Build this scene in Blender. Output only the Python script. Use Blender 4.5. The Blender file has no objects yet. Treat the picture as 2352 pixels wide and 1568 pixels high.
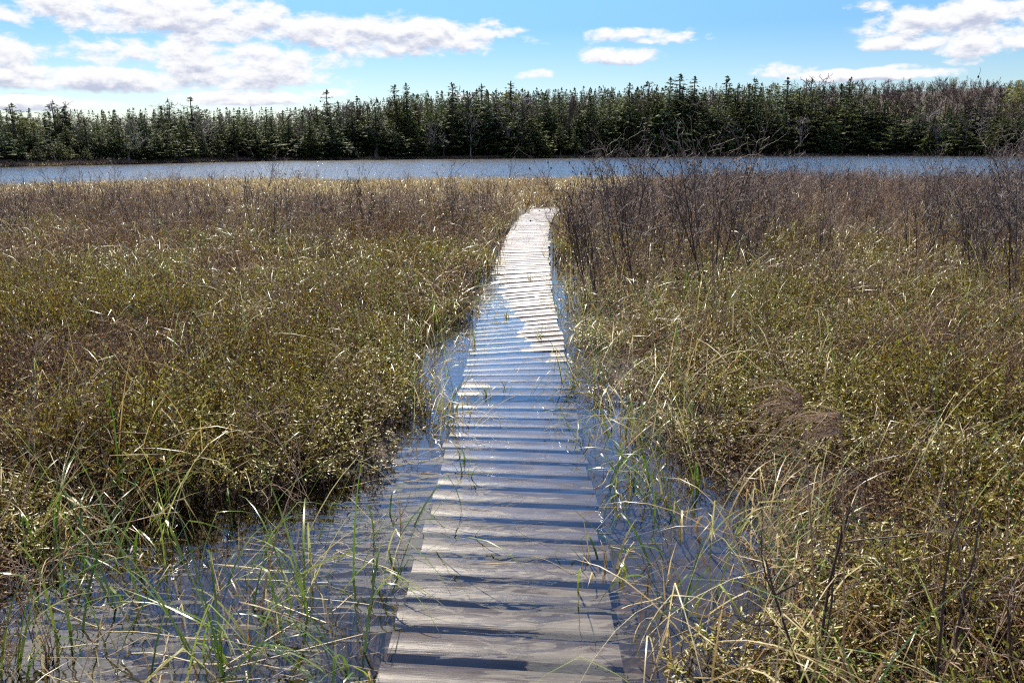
import bpy, math, random
import numpy as np
from mathutils import Vector, Matrix
R = math.radians
random.seed(7); rng = np.random.default_rng(7)
S = bpy.context.scene
COL = S.collection

# ------------------------------------------------------------------ camera
H = 1.65; F = 1899.0; CX, CY = 1176.0, 784.0
PITCH = math.atan((784 - 343) / F); ROLL = R(-0.24)
cam = bpy.data.cameras.new('camera'); co = bpy.data.objects.new('camera', cam); COL.objects.link(co)
cam.sensor_width = 36; cam.lens = 36 * F / 2352; cam.clip_start = .05; cam.clip_end = 4000
co.matrix_world = Matrix.Translation((0, 0, H)) @ Matrix.Rotation(math.pi / 2 - PITCH, 4, 'X') @ Matrix.Rotation(ROLL, 4, 'Z')
S.camera = co
cam.dof.use_dof = True; cam.dof.focus_distance = 7.5; cam.dof.aperture_fstop = 9
CM = np.array(co.matrix_world.to_3x3())

def gpt(x, y, z=0.0):
    """where the sight line through that point of the picture meets height z"""
    d = CM @ np.array([(x - CX) / F, -(y - CY) / F, -1.0])
    t = (z - H) / d[2]
    return np.array([d[0] * t, d[1] * t, z])

def at_dist(x, dist):
    d = CM @ np.array([(x - CX) / F, 0, -1.0]); return d[0] / d[1] * dist

def z_at(x, y, dist):
    """height seen at picture point (x, y) at forward distance dist"""
    d = CM @ np.array([(x - CX) / F, -(y - CY) / F, -1.0]); return H + d[2] / d[1] * dist

# ------------------------------------------------------------------ helpers
def prop(o, label=None, cat=None, group=None, kind=None):
    if label: o['label'] = label
    if cat: o['category'] = cat
    if group: o['group'] = group
    if kind: o['kind'] = kind
    return o

class MB:
    def __init__(s): s.v = []; s.f3 = []; s.f4 = []; s.r3 = []; s.r4 = []; s.n = 0
    def add(s, v, f, rnd=0.5):
        v = np.asarray(v, float).reshape(-1, 3); f = np.asarray(f, int) + s.n
        s.v.append(v); s.n += len(v)
        r = np.broadcast_to(np.asarray(rnd, float), (len(f),))
        (s.f3 if f.shape[1] == 3 else s.f4).append(f); (s.r3 if f.shape[1] == 3 else s.r4).append(r)
    def tube(s, pts, rad, sides=3, rnd=.5):
        pts = np.asarray(pts, float); n = len(pts); rad = np.broadcast_to(np.asarray(rad, float), (n,))
        t = np.gradient(pts, axis=0); t /= np.linalg.norm(t, axis=1)[:, None] + 1e-9
        a = np.array([0.31, 0.95, 0.07]) if abs(t[0][2]) > .5 else np.array([0.05, .1, 1.0])
        u = np.cross(t, a); u /= np.linalg.norm(u, axis=1)[:, None] + 1e-9; w = np.cross(t, u)
        an = np.arange(sides) * 2 * math.pi / sides
        ring = pts[:, None] + rad[:, None, None] * (np.cos(an)[None, :, None] * u[:, None] + np.sin(an)[None, :, None] * w[:, None])
        i = np.arange(n - 1)[:, None] * sides; j = np.arange(sides)[None]; k = (j + 1) % sides
        f = np.stack([i + j, i + k, i + k + sides, i + j + sides], -1).reshape(-1, 4)
        s.add(ring, f, rnd)
    def mesh(s, name, mat, smooth=False):
        me = bpy.data.meshes.new(name)
        v = np.concatenate(s.v) if s.v else np.zeros((0, 3))
        f4 = np.concatenate(s.f4) if s.f4 else np.zeros((0, 4), int); f3 = np.concatenate(s.f3) if s.f3 else np.zeros((0, 3), int)
        me.vertices.add(len(v)); me.vertices.foreach_set('co', v.astype(np.float32).ravel())
        me.loops.add(f4.size + f3.size); me.loops.foreach_set('vertex_index', np.concatenate([f4.ravel(), f3.ravel()]).astype(np.int32))
        me.polygons.add(len(f4) + len(f3))
        st = np.concatenate([np.arange(len(f4)) * 4, f4.size + np.arange(len(f3)) * 3]).astype(np.int32)
        me.polygons.foreach_set('loop_start', st)
        me.update(calc_edges=True); me.validate()
        r = np.concatenate([np.concatenate(s.r4) if s.r4 else np.zeros(0), np.concatenate(s.r3) if s.r3 else np.zeros(0)])
        a = me.attributes.new('rnd', 'FLOAT', 'FACE')
        if len(r) == len(me.polygons): a.data.foreach_set('value', r.astype(np.float32))
        if smooth: me.polygons.foreach_set('use_smooth', [True] * len(me.polygons))
        if mat: me.materials.append(mat)
        return me
    def obj(s, name, mat, parent=None, smooth=False, link=True):
        o = bpy.data.objects.new(name, s.mesh(name, mat, smooth))
        if link: COL.objects.link(o)
        if parent: o.parent = parent
        return o

def empty(name, loc, rz=0):
    o = bpy.data.objects.new(name, None); COL.objects.link(o); o.location = loc; o.rotation_euler = (0, 0, rz); o.empty_display_size = .1
    return o

def unit(v): return v / (np.linalg.norm(v, axis=-1, keepdims=True) + 1e-9)

# value noise, for terrain and zones
_G = rng.random((128, 128))
def vnoise(x, y, sc, seed=0):
    x = np.asarray(x) / sc + seed * 17.3; y = np.asarray(y) / sc + seed * 9.1
    xi = np.floor(x).astype(int); yi = np.floor(y).astype(int); fx = x - xi; fy = y - yi
    fx = fx * fx * (3 - 2 * fx); fy = fy * fy * (3 - 2 * fy)
    g = lambda a, b: _G[a % 128, b % 128]
    return (g(xi, yi) * (1 - fx) + g(xi + 1, yi) * fx) * (1 - fy) + (g(xi, yi + 1) * (1 - fx) + g(xi + 1, yi + 1) * fx) * fy

# ------------------------------------------------------------------ materials
def newmat(name):
    m = bpy.data.materials.new(name); m.use_nodes = True; nt = m.node_tree; nt.nodes.clear()
    return m, nt, nt.nodes.new('ShaderNodeOutputMaterial')

def N(nt, t, **kw):
    n = nt.nodes.new(t)
    for k, v in kw.items():
        if k.startswith('i_'): n.inputs[k[2:].replace('_', ' ')].default_value = v
        elif isinstance(k, str): setattr(n, k, v)
    return n

def ramp(nt, stops, src=None, interp='LINEAR'):
    n = nt.nodes.new('ShaderNodeValToRGB'); cr = n.color_ramp; cr.interpolation = interp
    while len(cr.elements) < len(stops): cr.elements.new(.5)
    for e, (p, c) in zip(cr.elements, stops): e.position = p; e.color = (*c, 1) if len(c) == 3 else c
    if src is not None: nt.links.new(src, n.inputs[0])
    return n

def plant_mat(name, stops, rough=.4, trans=.3, spec=.5, obj_var=.35, noise=None):
    """leaf, blade or bark: colour picked per face from a ramp, shifted a little per plant"""
    m, nt, out = newmat(name); L = nt.links.new
    at = N(nt, 'ShaderNodeAttribute', attribute_name='rnd')
    oi = N(nt, 'ShaderNodeObjectInfo')
    mu = N(nt, 'ShaderNodeMath', operation='MULTIPLY_ADD'); L(oi.outputs['Random'], mu.inputs[0]); mu.inputs[1].default_value = obj_var; 
    sb = N(nt, 'ShaderNodeMath', operation='SUBTRACT'); L(at.outputs['Fac'], sb.inputs[0]); sb.inputs[1].default_value = obj_var / 2
    L(sb.outputs[0], mu.inputs[2]); fac = mu.outputs[0]
    cr = ramp(nt, stops, fac)
    p = N(nt, 'ShaderNodeBsdfPrincipled'); p.inputs['Roughness'].default_value = rough; p.inputs['Specular IOR Level'].default_value = spec
    L(cr.outputs[0], p.inputs['Base Color'])
    if trans > 0:
        t = N(nt, 'ShaderNodeBsdfTranslucent'); L(cr.outputs[0], t.inputs['Color'])
        mx = N(nt, 'ShaderNodeMixShader'); mx.inputs[0].default_value = trans
        L(p.outputs[0], mx.inputs[1]); L(t.outputs[0], mx.inputs[2]); L(mx.outputs[0], out.inputs[0])
    else: L(p.outputs[0], out.inputs[0])
    return m

M_LEAF = plant_mat('leatherleaf_leaf', [(0, (.1, .042, .014)), (.25, (.25, .145, .028)), (.5, (.225, .2, .03)), (.78, (.33, .3, .052)), (1, (.58, .52, .17))], .38, .3, .6, .5)
M_LEAFB = plant_mat('leatherleaf_leaf_brown', [(0, (.1, .042, .024)), (.35, (.24, .13, .05)), (.7, (.29, .2, .07)), (1, (.5, .4, .18))], .5, .3, .4)
M_STEM = plant_mat('shrub_stem', [(0, (.04, .02, .016)), (.6, (.09, .045, .034)), (1, (.19, .12, .09))], .5, 0, .5)
M_TWIG = plant_mat('bare_twig', [(0, (.07, .037, .024)), (.5, (.19, .11, .072)), (1, (.42, .29, .2))], .55, 0, .3)
M_ALDER = plant_mat('alder_bark', [(0, (.025, .016, .014)), (.5, (.065, .043, .037)), (1, (.24, .18, .155))], .55, 0, .35)
M_STRAW = plant_mat('dry_grass', [(0, (.24, .14, .05)), (.4, (.42, .3, .12)), (.75, (.56, .45, .2)), (1, (.7, .6, .34))], .35, .35, .6)
M_SEDGE = plant_mat('sedge_blade', [(0, (.05, .12, .015)), (.4, (.12, .22, .028)), (.75, (.28, .35, .055)), (1, (.55, .5, .19))], .3, .4, .7)
M_CONE = plant_mat('alder_cone', [(0, (.015, .01, .012)), (1, (.05, .03, .028))], .6, 0)
M_PLUME = plant_mat('reed_plume', [(0, (.34, .21, .14)), (1, (.62, .45, .33))], .6, .3)
M_BARK = plant_mat('conifer_bark', [(0, (.035, .028, .025)), (1, (.1, .085, .075))], .8, 0, .3)
M_GBARK = plant_mat('grey_bark', [(0, (.11, .095, .09)), (.6, (.19, .165, .155)), (1, (.32, .29, .27))], .8, 0, .3)
def needle(name, a, b, c): return plant_mat(name, [(0, a), (.5, b), (1, c)], .7, .22, .2, .5)
M_N = [needle('needles_dark_green', (.022, .036, .012), (.055, .078, .022), (.12, .145, .045)),
       needle('needles_olive_green', (.035, .05, .013), (.085, .102, .026), (.17, .18, .06)),
       needle('needles_blue_green', (.026, .048, .02), (.062, .095, .036), (.13, .17, .07))]
M_HBARK = plant_mat('leafless_wood', [(0, (.07, .045, .038)), (.5, (.12, .082, .068)), (1, (.19, .14, .12))], .8, .0, .2, .5)
M_BUD = plant_mat('budding_leaves', [(0, (.1, .11, .025)), (1, (.26, .28, .08))], .6, .4, .2, .4)

def mat_ground():
    m, nt, out = newmat('peat_ground'); L = nt.links.new
    tc = N(nt, 'ShaderNodeTexCoord')
    n1 = N(nt, 'ShaderNodeTexNoise'); n1.inputs['Scale'].default_value = 3.5; n1.inputs['Detail'].default_value = 8; L(tc.outputs['Object'], n1.inputs['Vector'])
    n2 = N(nt, 'ShaderNodeTexNoise'); n2.inputs['Scale'].default_value = 40; n2.inputs['Detail'].default_value = 6; L(tc.outputs['Object'], n2.inputs['Vector'])
    c = ramp(nt, [(.3, (.015, .01, .007)), (.5, (.036, .024, .014)), (.7, (.075, .05, .028))], n1.outputs[0])
    c2 = ramp(nt, [(.35, (.35, .35, .35)), (.65, (1.5, 1.4, 1.2))], n2.outputs[0])
    mx = N(nt, 'ShaderNodeMix', data_type='RGBA', blend_type='MULTIPLY'); mx.inputs[0].default_value = 1
    L(c.outputs[0], mx.inputs[6]); L(c2.outputs[0], mx.inputs[7])
    p = N(nt, 'ShaderNodeBsdfPrincipled'); p.inputs['Roughness'].default_value = .85
    L(mx.outputs[2], p.inputs['Base Color'])
    b = N(nt, 'ShaderNodeBump'); b.inputs['Strength'].default_value = .6; b.inputs['Distance'].default_value = .02; L(n2.outputs[0], b.inputs['Height']); L(b.outputs[0], p.inputs['Normal'])
    L(p.outputs[0], out.inputs[0]); return m

def mat_water(name, bumps, tint, rough, rim=1.0):
    """still water: part of the light passes through (tinted by the peat), part is mirrored by Fresnel"""
    m, nt, out = newmat(name); L = nt.links.new
    tc = N(nt, 'ShaderNodeTexCoord'); prev = None
    for (scx, scy, strength, dist, detail, rot) in bumps:
        mp = N(nt, 'ShaderNodeMapping'); mp.inputs['Scale'].default_value = (scx, scy, 1); mp.inputs['Rotation'].default_value = (0, 0, rot); L(tc.outputs['Object'], mp.inputs[0])
        n = N(nt, 'ShaderNodeTexNoise'); n.inputs['Scale'].default_value = 1; n.inputs['Detail'].default_value = detail; n.inputs['Distortion'].default_value = .3; L(mp.outputs[0], n.inputs['Vector'])
        b = N(nt, 'ShaderNodeBump'); b.inputs['Strength'].default_value = strength; b.inputs['Distance'].default_value = dist; L(n.outputs[0], b.inputs['Height'])
        if prev: L(prev.outputs[0], b.inputs['Normal'])
        prev = b
    fr = N(nt, 'ShaderNodeFresnel'); fr.inputs['IOR'].default_value = 1.34; L(prev.outputs[0], fr.inputs['Normal'])
    g = N(nt, 'ShaderNodeBsdfGlossy'); g.inputs['Roughness'].default_value = rough; L(prev.outputs[0], g.inputs['Normal'])
    t = N(nt, 'ShaderNodeBsdfTransparent'); t.inputs['Color'].default_value = (*tint, 1)
    mu = N(nt, 'ShaderNodeMath', operation='MULTIPLY'); mu.use_clamp = True; L(fr.outputs[0], mu.inputs[0]); mu.inputs[1].default_value = rim
    mx = N(nt, 'ShaderNodeMixShader'); L(mu.outputs[0], mx.inputs[0]); L(t.outputs[0], mx.inputs[1]); L(g.outputs[0], mx.inputs[2])
    L(mx.outputs[0], out.inputs[0]); return m

def mat_wood():
    m, nt, out = newmat('weathered_plank'); L = nt.links.new
    tc = N(nt, 'ShaderNodeTexCoord'); at = N(nt, 'ShaderNodeAttribute', attribute_name='rnd')
    off = N(nt, 'ShaderNodeCombineXYZ'); s = N(nt, 'ShaderNodeMath', operation='MULTIPLY'); L(at.outputs['Fac'], s.inputs[0]); s.inputs[1].default_value = 37
    L(s.outputs[0], off.inputs[0]); L(s.outputs[0], off.inputs[2])
    ad = N(nt, 'ShaderNodeVectorMath', operation='ADD'); L(tc.outputs['Object'], ad.inputs[0]); L(off.outputs[0], ad.inputs[1])
    mp = N(nt, 'ShaderNodeMapping'); mp.inputs['Scale'].default_value = (5, 110, 30); L(ad.outputs[0], mp.inputs[0])
    g = N(nt, 'ShaderNodeTexNoise'); g.inputs['Scale'].default_value = 1; g.inputs['Detail'].default_value = 5; g.inputs['Distortion'].default_value = .6; L(mp.outputs[0], g.inputs['Vector'])
    mp2 = N(nt, 'ShaderNodeMapping'); mp2.inputs['Scale'].default_value = (4, 7, 4); L(ad.outputs[0], mp2.inputs[0])
    g2 = N(nt, 'ShaderNodeTexNoise'); g2.inputs['Scale'].default_value = 1; g2.inputs['Detail'].default_value = 4; L(mp2.outputs[0], g2.inputs['Vector'])
    c = ramp(nt, [(.25, (.14, .118, .105)), (.45, (.32, .28, .26)), (.62, (.45, .405, .38)), (.8, (.56, .515, .49))], g.outputs[0])
    c2 = ramp(nt, [(.3, (.62, .6, .58)), (.7, (1.12, 1.08, 1.04))], g2.outputs[0])
    c3 = ramp(nt, [(0, (.75, .73, .72)), (1, (1.15, 1.12, 1.1))], at.outputs['Fac'])
    mx = N(nt, 'ShaderNodeMix', data_type='RGBA', blend_type='MULTIPLY'); mx.inputs[0].default_value = 1; L(c.outputs[0], mx.inputs[6]); L(c2.outputs[0], mx.inputs[7])
    my = N(nt, 'ShaderNodeMix', data_type='RGBA', blend_type='MULTIPLY'); my.inputs[0].default_value = 1; L(mx.outputs[2], my.inputs[6]); L(c3.outputs[0], my.inputs[7])
    p = N(nt, 'ShaderNodeBsdfPrincipled'); L(my.outputs[2], p.inputs['Base Color'])
    rr = ramp(nt, [(.3, (.3,) * 3), (.7, (.5,) * 3)], g2.outputs[0]); L(rr.outputs[0], p.inputs['Roughness'])
    # boards soak up water: darker where they stand less than about 2 cm clear of it
    ge = N(nt, 'ShaderNodeNewGeometry'); sz = N(nt, 'ShaderNodeSeparateXYZ'); L(ge.outputs['Position'], sz.inputs[0])
    wz_ = N(nt, 'ShaderNodeMath', operation='MULTIPLY_ADD'); L(g2.outputs[0], wz_.inputs[0]); wz_.inputs[1].default_value = .03; L(sz.outputs[2], wz_.inputs[2])
    wr = N(nt, 'ShaderNodeMapRange', interpolation_type='SMOOTHSTEP'); L(wz_.outputs[0], wr.inputs[0]); wr.inputs[1].default_value = .016; wr.inputs[2].default_value = .05; wr.inputs[3].default_value = .5; wr.inputs[4].default_value = 1
    wm = N(nt, 'ShaderNodeMix', data_type='RGBA', blend_type='MULTIPLY'); wm.inputs[0].default_value = 1; L(my.outputs[2], wm.inputs[6]); L(wr.outputs[0], wm.inputs[7]); L(wm.outputs[2], p.inputs['Base Color'])
    p.inputs['Coat Weight'].default_value = .18; p.inputs['Coat Roughness'].default_value = .28
    b = N(nt, 'ShaderNodeBump'); b.inputs['Strength'].default_value = .55; b.inputs['Distance'].default_value = .004; L(g.outputs[0], b.inputs['Height']); L(b.outputs[0], p.inputs['Normal'])
    L(p.outputs[0], out.inputs[0]); return m

# ------------------------------------------------------------------ light and sky
SUN_EL, SUN_AZ = R(48), R(-14)          # azimuth measured from the view direction, minus = left
w = bpy.data.worlds.new('World'); S.world = w; w.use_nodes = True
nt = w.node_tree; nt.nodes.clear(); L = nt.links.new
wo = N(nt, 'ShaderNodeOutputWorld'); bg = N(nt, 'ShaderNodeBackground'); bg.inputs[1].default_value = .073; L(bg.outputs[0], wo.inputs[0])
sky = N(nt, 'ShaderNodeTexSky', sky_type='NISHITA', sun_disc=False); sky.sun_elevation = SUN_EL; sky.sun_rotation = SUN_AZ
sky.air_density = 1.0; sky.dust_density = .3; sky.ozone_density = 2.5
tc = N(nt, 'ShaderNodeTexCoord'); sx = N(nt, 'ShaderNodeSeparateXYZ'); L(tc.outputs['Generated'], sx.inputs[0])
def Mt(op, a, b=None, c=None, clamp=False):
    n = N(nt, 'ShaderNodeMath', operation=op); n.use_clamp = clamp
    for i, v in enumerate((a, b, c)):
        if v is None: continue
        if isinstance(v, (int, float)): n.inputs[i].default_value = v
        else: L(v, n.inputs[i])
    return n.outputs[0]
az = Mt('MULTIPLY', Mt('ARCTAN2', sx.outputs[0], sx.outputs[1]), 57.2958)
el = Mt('MULTIPLY', Mt('ARCSINE', sx.outputs[2]), 57.2958)
def px_dir(x, y):
    d = CM @ np.array([(x - CX) / F, -(y - CY) / F, -1.0]); d /= np.linalg.norm(d)
    return math.degrees(math.atan2(d[0], d[1])), math.degrees(math.asin(d[2]))
PXD = 57.3 / 1899
CLOUDS = [  # x, y, half width, half height (picture units), weight: where the cloud banks hang
    (330, 30, 330, 42, .95), (620, 70, 330, 42, .85), (900, 85, 260, 42, 1.0), (480, 130, 330, 38, .85), (1090, 82, 110, 22, .8), (1180, 72, 40, 10, .6),
    (200, 180, 300, 28, .95), (560, 175, 190, 30, 1.0), (60, 236, 190, 16, 1.0), (560, 226, 160, 18, 1.0), (-40, 110, 90, 36, .9), (-60, 30, 110, 20, .8),
    (1460, 82, 150, 20, .72), (1425, 127, 105, 20, .85), (1230, 172, 48, 13, .8), (2200, 45, 180, 36, .95), (2330, 55, 150, 44, .85), (2100, 98, 110, 17, .9), (2260, 100, 100, 24, .9),
    (1790, 165, 80, 18, .72), (1980, 172, 170, 13, 1.0), (2090, 152, 45, 9, .8), (2250, 140, 90, 10, .5), (1990, 18, 70, 16, .6), (1100, 225, 120, 14, .6), (740, 215, 60, 12, .8)]
def density(doff):
    e2 = Mt('ADD', el, doff)
    cv = N(nt, 'ShaderNodeCombineXYZ'); L(az, cv.inputs[0]); L(Mt('MULTIPLY', e2, 2.0), cv.inputs[1])
    n = N(nt, 'ShaderNodeTexNoise'); n.inputs['Scale'].default_value = .42; n.inputs['Detail'].default_value = 9; n.inputs['Roughness'].default_value = .63; n.inputs['Distortion'].default_value = .15
    L(cv.outputs[0], n.inputs['Vector'])
    tot = None
    for (x, y, rx, ry, wt) in CLOUDS:
        a0, e0 = px_dir(x, y)
        dx = Mt('DIVIDE', Mt('SUBTRACT', az, a0), rx * PXD); dy = Mt('DIVIDE', Mt('SUBTRACT', e2, e0), ry * PXD)
        q = Mt('ADD', Mt('MULTIPLY', dx, dx), Mt('MULTIPLY', dy, dy))
        g = Mt('MULTIPLY', Mt('EXPONENT', Mt('MULTIPLY', Mt('POWER', q, 1.6), -.7)), wt)
        tot = g if tot is None else Mt('MAXIMUM', tot, g)
    # broken cloud overhead, seen only mirrored in the water
    cv2 = N(nt, 'ShaderNodeVectorMath', operation='MULTIPLY'); L(tc.outputs['Generated'], cv2.inputs[0]); cv2.inputs[1].default_value = (3, 3, 5)
    n2 = N(nt, 'ShaderNodeTexNoise'); n2.inputs['Scale'].default_value = 1.3; n2.inputs['Detail'].default_value = 3; L(cv2.outputs[0], n2.inputs['Vector'])
    hi = Mt('MULTIPLY', Mt('MULTIPLY', Mt('MULTIPLY', Mt('SUBTRACT', el, 12), .1, None, True), Mt('MULTIPLY', Mt('SUBTRACT', 52, el), .1, None, True)), Mt('MULTIPLY', Mt('SUBTRACT', n2.outputs[0], .45), 7, None, True))
    tot = Mt('MAXIMUM', tot, hi)
    return Mt('ADD', tot, Mt('MULTIPLY', Mt('SUBTRACT', n.outputs[0], .5), 2.1))
d1 = density(0.0); d2 = density(.42)
mask = N(nt, 'ShaderNodeMapRange', interpolation_type='SMOOTHSTEP'); L(d1, mask.inputs[0]); mask.inputs[1].default_value = .38; mask.inputs[2].default_value = .82
und = N(nt, 'ShaderNodeMapRange', interpolation_type='SMOOTHSTEP'); L(Mt('ADD', Mt('MULTIPLY', d2, 1.0), Mt('MULTIPLY', Mt('SUBTRACT', d2, d1), 1.1)), und.inputs[0]); und.inputs[1].default_value = .55; und.inputs[2].default_value = 1.75
cc = N(nt, 'ShaderNodeMix', data_type='RGBA'); L(und.outputs[0], cc.inputs[0]); cc.inputs[6].default_value = (8.2, 8.2, 8.4, 1); cc.inputs[7].default_value = (4.5, 4.9, 6.2, 1)
hb = Mt('ADD', Mt('MULTIPLY', Mt('MULTIPLY', Mt('SUBTRACT', el, 14), .06, None, True), 1.6), 1.0)      # cloud nearer the sun shines brighter
ch = N(nt, 'ShaderNodeVectorMath', operation='SCALE'); L(cc.outputs[2], ch.inputs[0]); L(hb, ch.inputs['Scale'])
# the blue between the clouds: Nishita, a little deeper than clear low air
tint = ramp(nt, [(0, (1.05, 1.0, .95)), (.02, (.9, .92, .95)), (.085, (.52, .78, .99)), (.2, (.86, 1.24, 1.7)), (.42, (.72, .98, 1.4)), (.6, (.3, .35, .5)), (1, (.25, .28, .38))], Mt('DIVIDE', el, 90.0))
sk = N(nt, 'ShaderNodeMix', data_type='RGBA', blend_type='MULTIPLY'); sk.inputs[0].default_value = 1; L(sky.outputs[0], sk.inputs[6]); L(tint.outputs[0], sk.inputs[7])
fin = N(nt, 'ShaderNodeMix', data_type='RGBA'); L(mask.outputs[0], fin.inputs[0]); L(sk.outputs[2], fin.inputs[6]); L(ch.outputs[0], fin.inputs[7]); L(fin.outputs[2], bg.inputs[0])

sl = bpy.data.lights.new('sun', 'SUN'); sl.energy = 5; sl.angle = R(.5); sl.color = (1, .93, .8)
so = bpy.data.objects.new('sun', sl); COL.objects.link(so)
sd = Vector((math.sin(SUN_AZ) * math.cos(SUN_EL), math.cos(SUN_AZ) * math.cos(SUN_EL), math.sin(SUN_EL)))
so.rotation_euler = sd.to_track_quat('Z', 'Y').to_euler(); so.location = sd * 50 

# ------------------------------------------------------------------ terrain
CH_PX = [(1236, 505), (1175, 530), (1150, 575), (1140, 620), (1112, 670), (1085, 722), (1000, 770), (975, 830), (985, 900), (1000, 960), (998, 1025), (972, 1065), (912, 1105), (790, 1134),
         (600, 1168), (350, 1222), (180, 1262), (60, 1310), (60, 1400), (130, 1500), (60, 1700), (0, 2600), (1750, 2600), (1560, 1750), (1510, 1600), (1540, 1500), (1600, 1430), (1620, 1330),
         (1640, 1230), (1600, 1150), (1560, 1085), (1450, 1030), (1410, 960), (1365, 905), (1330, 850), (1318, 790), (1322, 720), (1300, 660), (1272, 610), (1268, 540), (1272, 505)]
CH = np.array([gpt(x, y)[:2] for x, y in CH_PX])
def ch_sd(x, y):
    """signed distance to the flooded channel: minus inside"""
    x = np.asarray(x, float); y = np.asarray(y, float); d = np.full(x.shape, 1e9); ins = np.zeros(x.shape, bool)
    for i in range(len(CH)):
        a = CH[i]; b = CH[(i + 1) % len(CH)]; e = b - a
        t = np.clip(((x - a[0]) * e[0] + (y - a[1]) * e[1]) / (e @ e), 0, 1)
        d = np.minimum(d, np.hypot(x - a[0] - t * e[0], y - a[1] - t * e[1]))
        c = ((a[1] > y) != (b[1] > y)) & (x < (b[0] - a[0]) * (y - a[1]) / (b[1] - a[1] + 1e-12) + a[0]); ins ^= c
    return np.where(ins, -d, d)
NS = [gpt(x, y, .5)[:2] for x, y in [(-700, 425), (0, 412), (300, 404), (600, 400), (1176, 398), (1700, 400), (2352, 405), (3000, 410)]]   # near shore of the lake
FS = [gpt(x, y)[:2] for x, y in [(-700, 400), (0, 384), (300, 377.5), (600, 370), (900, 366.5), (1300, 363), (1700, 358.5), (2000, 357), (2352, 359), (3000, 361)]]  # far shore
NSa = np.array(NS); FSa = np.array(FS)
def near_y(x): return np.interp(x, NSa[:, 0], NSa[:, 1]) + (vnoise(x, x * 0, 4, 3) - .5) * 5
def far_y(x): return np.interp(x, FSa[:, 0], FSa[:, 1])
def ground_z(x, y):
    x = np.asarray(x, float); y = np.asarray(y, float)
    sd_ = ch_sd(x, y) + (vnoise(x, y, .35, 1) - .5) * .16 * (np.abs(y) < 30)
    sd_ = sd_ - .24
    z = np.where(sd_ > 0, np.minimum(sd_ * .12, .05), np.maximum(sd_ * .3, -.3))
    z = z + (vnoise(x, y, .8, 2) - .5) * .04 * np.clip(sd_ * 3, 0, 1)
    ny = near_y(x); fy = far_y(x)
    lake = np.minimum(y - ny, fy - y)
    z = np.where(lake > 0, np.maximum(-.15 - lake * .3, -2.0), z)
    up = y - fy
    hill = .1 + np.clip(up, 0, 6) * .06 + np.clip(up - 6, 0, 40) * .015 + np.clip(up - 14, 0, 80) * np.interp(x / np.maximum(y, 1), [-.6, -.15, .1, .35, .6], [.0, .035, .08, .19, .2]) - np.clip(up - 110, 0, 2000) * .03
    return np.where(up > 0, hill, z)
def axis(a, b, fine0, fine1, step, grow):
    out = [fine0]; v = fine0
    while v < fine1: v += step; out.append(v)
    s = step
    while v < b: s *= grow; v += s; out.append(v)
    v = fine0; s = step; lo = []
    while v > a: s *= grow; v -= s; lo.append(v)
    return np.array(lo[::-1] + out)
gx = axis(-900, 900, -5, 5, .09, 1.07); gy = axis(-60, 1500, 0, 16, .09, 1.045)
X, Y = np.meshgrid(gx, gy); Z = ground_z(X, Y)
mb = MB(); nx, ny_ = len(gx), len(gy)
i = np.arange(ny_ - 1)[:, None] * nx; j = np.arange(nx - 1)[None]
mb.add(np.stack([X, Y, Z], -1), np.stack([i + j, i + j + 1, i + j + 1 + nx, i + j + nx], -1).reshape(-1, 4))
prop(mb.obj('ground', mat_ground(), smooth=True), kind='structure')

def sheet(name, x0, x1, y0, y1, z, mat):
    b = MB(); b.add([(x0, y0, z), (x1, y0, z), (x1, y1, z), (x0, y1, z)], [(0, 1, 2, 3)]); return prop(b.obj(name, mat), kind='structure')
sheet('channel_water', -60, 60, -40, 30, 0, mat_water('flooded_channel_water', [(3.5, 10, .42, .016, 1.2, .1), (9, 24, .15, .003, 1, -.15)], (.78, .76, .73), .01, 1.9))
sheet('lake_water', -900, 900, 30, 900, 0, mat_water('lake_water', [(.5, 1.2, .8, .22, 3, 0), (3, 5, .7, .045, 3, .2)], (.3, .32, .33), .12, 2.0))

# ------------------------------------------------------------------ boardwalk
CLp = [(-.6, -.04), (2.3, -.028), (3.2, 0), (4.3, .005), (5.6, .034), (6.9, .04), (9.5, .07), (13, .19), (15.5, .3), (17.8, .42), (20, .6), (23, 1.0)]
DY = np.array([p[0] for p in CLp]); DX = np.array([p[1] for p in CLp])
def cl(d): return np.interp(d, DY, DX)
ZL = ([-1, 2.3, 4.5, 5.2, 5.8, 6.4, 7.5, 9, 10.5, 12, 14, 23], [-.012, -.008, -.004, .001, .001, -.028, -.034, -.027, -.006, .015, .05, .08])
ZR = ([-1, 2.3, 4.3, 5.2, 5.8, 6.4, 7, 9, 12, 14, 23], [-.07, -.06, -.035, -.01, -.006, .003, .02, .045, .05, .06, .08])
W2 = .395; TH = .038
bw = empty('boardwalk', (0, 0, 0))
prop(bw, 'narrow weathered plank boardwalk, half under water, running from the viewer into the marsh', 'boardwalk')
M_WOOD = mat_wood()
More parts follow.
